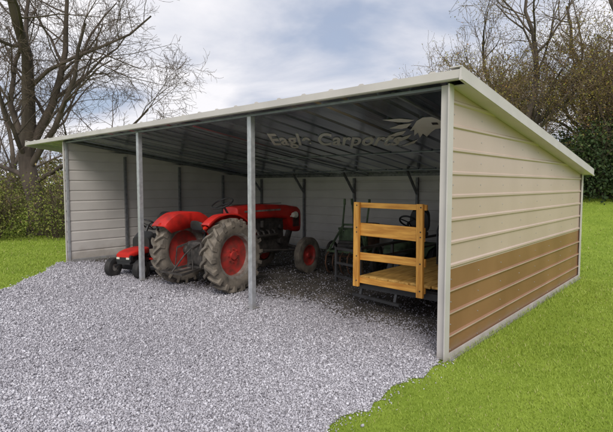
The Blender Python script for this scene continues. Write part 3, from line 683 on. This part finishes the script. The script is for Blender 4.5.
def tree(seed,loc,label,limbs,trunkL,trunkR,maxl,nch,wob=.16,up=.04,twm='twig',leaf=None,lean=(0,0,1),group=None,name='bare_tree',minr=.009):
    rng=np.random.default_rng(seed)
    E=thing(name,label,'tree',(loc[0],loc[1],float(H(loc[0],loc[1]))-.05),group=group)
    big,small=Tubes(),Tubes(); tips=[]
    d=np.array(lean,float); d/=np.linalg.norm(d); n=6; pts=[np.zeros(3)]; q=np.zeros(3)
    for i in range(n): d=d+rng.normal(0,.05,3); d/=np.linalg.norm(d); q=q+d*trunkL/n; pts.append(q)
    R=trunkR*np.array([1.5,1.12,1.0,.96,.92,.9,.88]); big.add(pts,R,12)
    for (dx_,dy_,dz_,L,rf,tt) in limbs:
        v=np.array((dx_,dy_,dz_),float); v/=np.linalg.norm(v); i=min(int(tt*n),n)
        grow(rng,pts[i].copy(),v,L,trunkR*rf,1,maxl,big,small,nch,wob,up,tips,minr)
    big.obj('trunk','bark',E); small.obj('crown',twm,E)
    if leaf:
        V,F,nn=leaves(rng,tips,leaf[0],leaf[1],leaf[2])
        fast('foliage',V,F,leaf[3],np.repeat(np.clip(rng.normal(.5,.25,nn),0,1),4),parent=E)
    return E
vr=np.array((.7486,.663)); vf=np.array((-.663,.7486))
def dirv(r,f,z): v=vr*r+vf*f; return (v[0],v[1],z)
limbs=[(*dirv(.02,.1,1),7.6,.86,1.0),(*dirv(-.5,.15,1),5.6,.46,.9),(*dirv(.38,.1,1),6.6,.55,1.0),(*dirv(.85,-.1,.8),6.0,.40,.9),(*dirv(1,.1,.5),5.4,.30,.8),(*dirv(-.9,.2,.6),4.4,.32,.75),(*dirv(.25,-.8,.8),3.8,.28,1.0)]
tree(17,(-17.5,2.0),'large gnarled bare tree spreading beside the carport',limbs,3.0,.33,5,[0,9,6,5,4],wob=.15,up=.03,minr=.0075)
limbs2=[(*dirv(-.2,.1,1),5.5,.6,1.0),(*dirv(.3,.2,1),5.5,.6,1.0),(*dirv(.8,0,.6),3.6,.4,.8),(*dirv(-.8,0,.6),3.6,.4,.8)]
tree(12,(-26,3.5),'bare tree with fine twigs behind the shrubs',limbs2,3,.2,4,[0,7,5,4,3],twm='twig',minr=.011)
gb='budding trees behind the carport'
specs=[(21,(-15.5,33),9.5,.17,3.0),(22,(-9.2,28),9,.20,3.5),(23,(-5.6,21.3),8.8,.23,4),(24,(-4.2,27),9,.22,3.5),(25,(-1.7,22.5),8.5,.20,3),(26,(-.2,29),9.5,.22,3),(27,(2.6,24),8.5,.2,3)]
for s_,lc,hgt,r_,tl in specs:
    rg=np.random.default_rng(s_*7); lm=[(rg.normal(0,.12),rg.normal(0,.12),1,hgt*.8,.8,1.0)]
    for k in range(9):
        a=rg.uniform(0,6.28); lm.append((math.cos(a),math.sin(a),rg.uniform(.6,1.6),hgt*rg.uniform(.38,.6),rg.uniform(.3,.5),rg.uniform(.5,1)))
    tree(s_,lc,'tall thin tree with olive buds behind the carport',lm,tl,r_,4,[0,8,6,5,4],wob=.17,up=.07,twm='twigr',leaf=(.075,2,.15,'bud'),group=gb,name='budding_tree',minr=.013)

def shrub(seed,loc,rx,ry,h,label,leafm,nclump,per,lsize,group,name='shrub',twigs=60):
    rng=np.random.default_rng(seed); E=thing(name,label,'shrub',(loc[0],loc[1],float(H(*loc))-.03),group=group)
    tb=Tubes()
    for k in range(twigs):
        a=rng.uniform(0,6.28); rr_=rng.uniform(0,1)**.6; tgt=np.array((math.cos(a)*rx*rr_,math.sin(a)*ry*rr_,h*rng.uniform(.75,1.2)*math.sqrt(max(.1,1-.7*rr_*rr_))))
        b0=np.array((math.cos(a)*rx*.3*rr_,math.sin(a)*ry*.3*rr_,0)); pts=[b0+(tgt-b0)*t+np.array((0,0,.1*h*math.sin(math.pi*t)))+rng.normal(0,.05*h*t+.001,3) for t in np.linspace(0,1,6)]
        tb.add(pts,np.linspace(.016,.005,6),4)
        for j in range(6):
            i=rng.integers(2,5); d=rng.normal(0,1,3); d[2]=abs(d[2]); d/=np.linalg.norm(d); L=h*rng.uniform(.12,.3); tb.add([pts[i],pts[i]+d*L*.5+rng.normal(0,.03,3),pts[i]+d*L],[.008,.006,.004],3)
    tb.obj('stems','twig',E)
    C=[]
    while len(C)<nclump:
        p=rng.uniform(-1,1,3); p[2]=rng.uniform(0.02,1)
        r2=p[0]**2+p[1]**2+(p[2]*.95)**2
        if .25<r2<1+.15*math.sin(5*p[0]+seed)*math.cos(4*p[1]): C.append((p[0]*rx,p[1]*ry,p[2]*h))
    C=np.array(C); V,F,n=leaves(rng,C,lsize,per,.10*h)
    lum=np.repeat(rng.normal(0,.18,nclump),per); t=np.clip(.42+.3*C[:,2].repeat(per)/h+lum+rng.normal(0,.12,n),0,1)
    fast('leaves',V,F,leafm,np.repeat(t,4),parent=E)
gs='shrubs along the field edge'
for i,(x,y,rx,ry,h) in enumerate([(-17.2,.2,1.4,1.3,2.1),(-15.9,2.2,1.4,1.4,2.3),(-18.6,-1.6,1.7,1.5,2.4),(-17.6,4.0,1.7,1.6,2.5),(-20.5,1.5,2,2,2.6),(-21,-3.0,2,2,2.6),(-15.6,4.6,1.5,1.5,2.2)]):
    shrub(50+i,(x,y),rx,ry,h,'tangled yellow-green shrub beside the field',"shrubleaf",260,20,.075,gs,twigs=50)
for i,(x,y,rx,ry,h) in enumerate([(-2.2,21.2,1.8,1.6,3.3),(-.6,22.4,2.0,1.8,3.8),(-3.9,23.2,1.9,1.7,3.0),(1.2,23.6,2.2,1.9,3.8),(-1.4,25.0,2.4,2,4.2)]):
    shrub(70+i,(x,y),rx,ry,h,'dense dark evergreen shrub on the grassy rise',"ever",320,26,.15,'evergreen shrubs on the rise',name='evergreen_shrub',twigs=30)

rng=np.random.default_rng(99); big=Tubes(); tips=[]
for k in range(80):
    th=rad(rng.uniform(-52,48)); dist=rng.uniform(48,85)
    p=np.array((CX,CY))+ (vr*math.sin(th)+vf*math.cos(th))*dist; z=float(H(*p))
    hgt=rng.uniform(6,9.5) if th<.2 else rng.uniform(9,14)
    base=np.array((p[0],p[1],z)); grow(rng,base,np.array((0,0,1.)),hgt*.8,.16,0,3,big,big,[9,6,4],.13,.03,tips,.022)
wd=fast('distant_woods',np.concatenate(big.V),np.concatenate(big.F),'twigr'); wd['kind']='stuff'
C=[]
for k in range(4200):
    th=rad(rng.uniform(-52,48)); dist=rng.uniform(44,72); p=np.array((CX,CY))+(vr*math.sin(th)+vf*math.cos(th))*dist
    C.append((p[0],p[1],float(H(*p))+rng.uniform(0,1)**1.6*3.4*(1+.3*math.sin(th*37))))
V,F,n=leaves(rng,C,.36,14,.5); o=fast('undergrowth',V,F,'under',np.repeat(np.clip(rng.normal(.5,.2,n),0,1),4)); o['kind']='stuff'
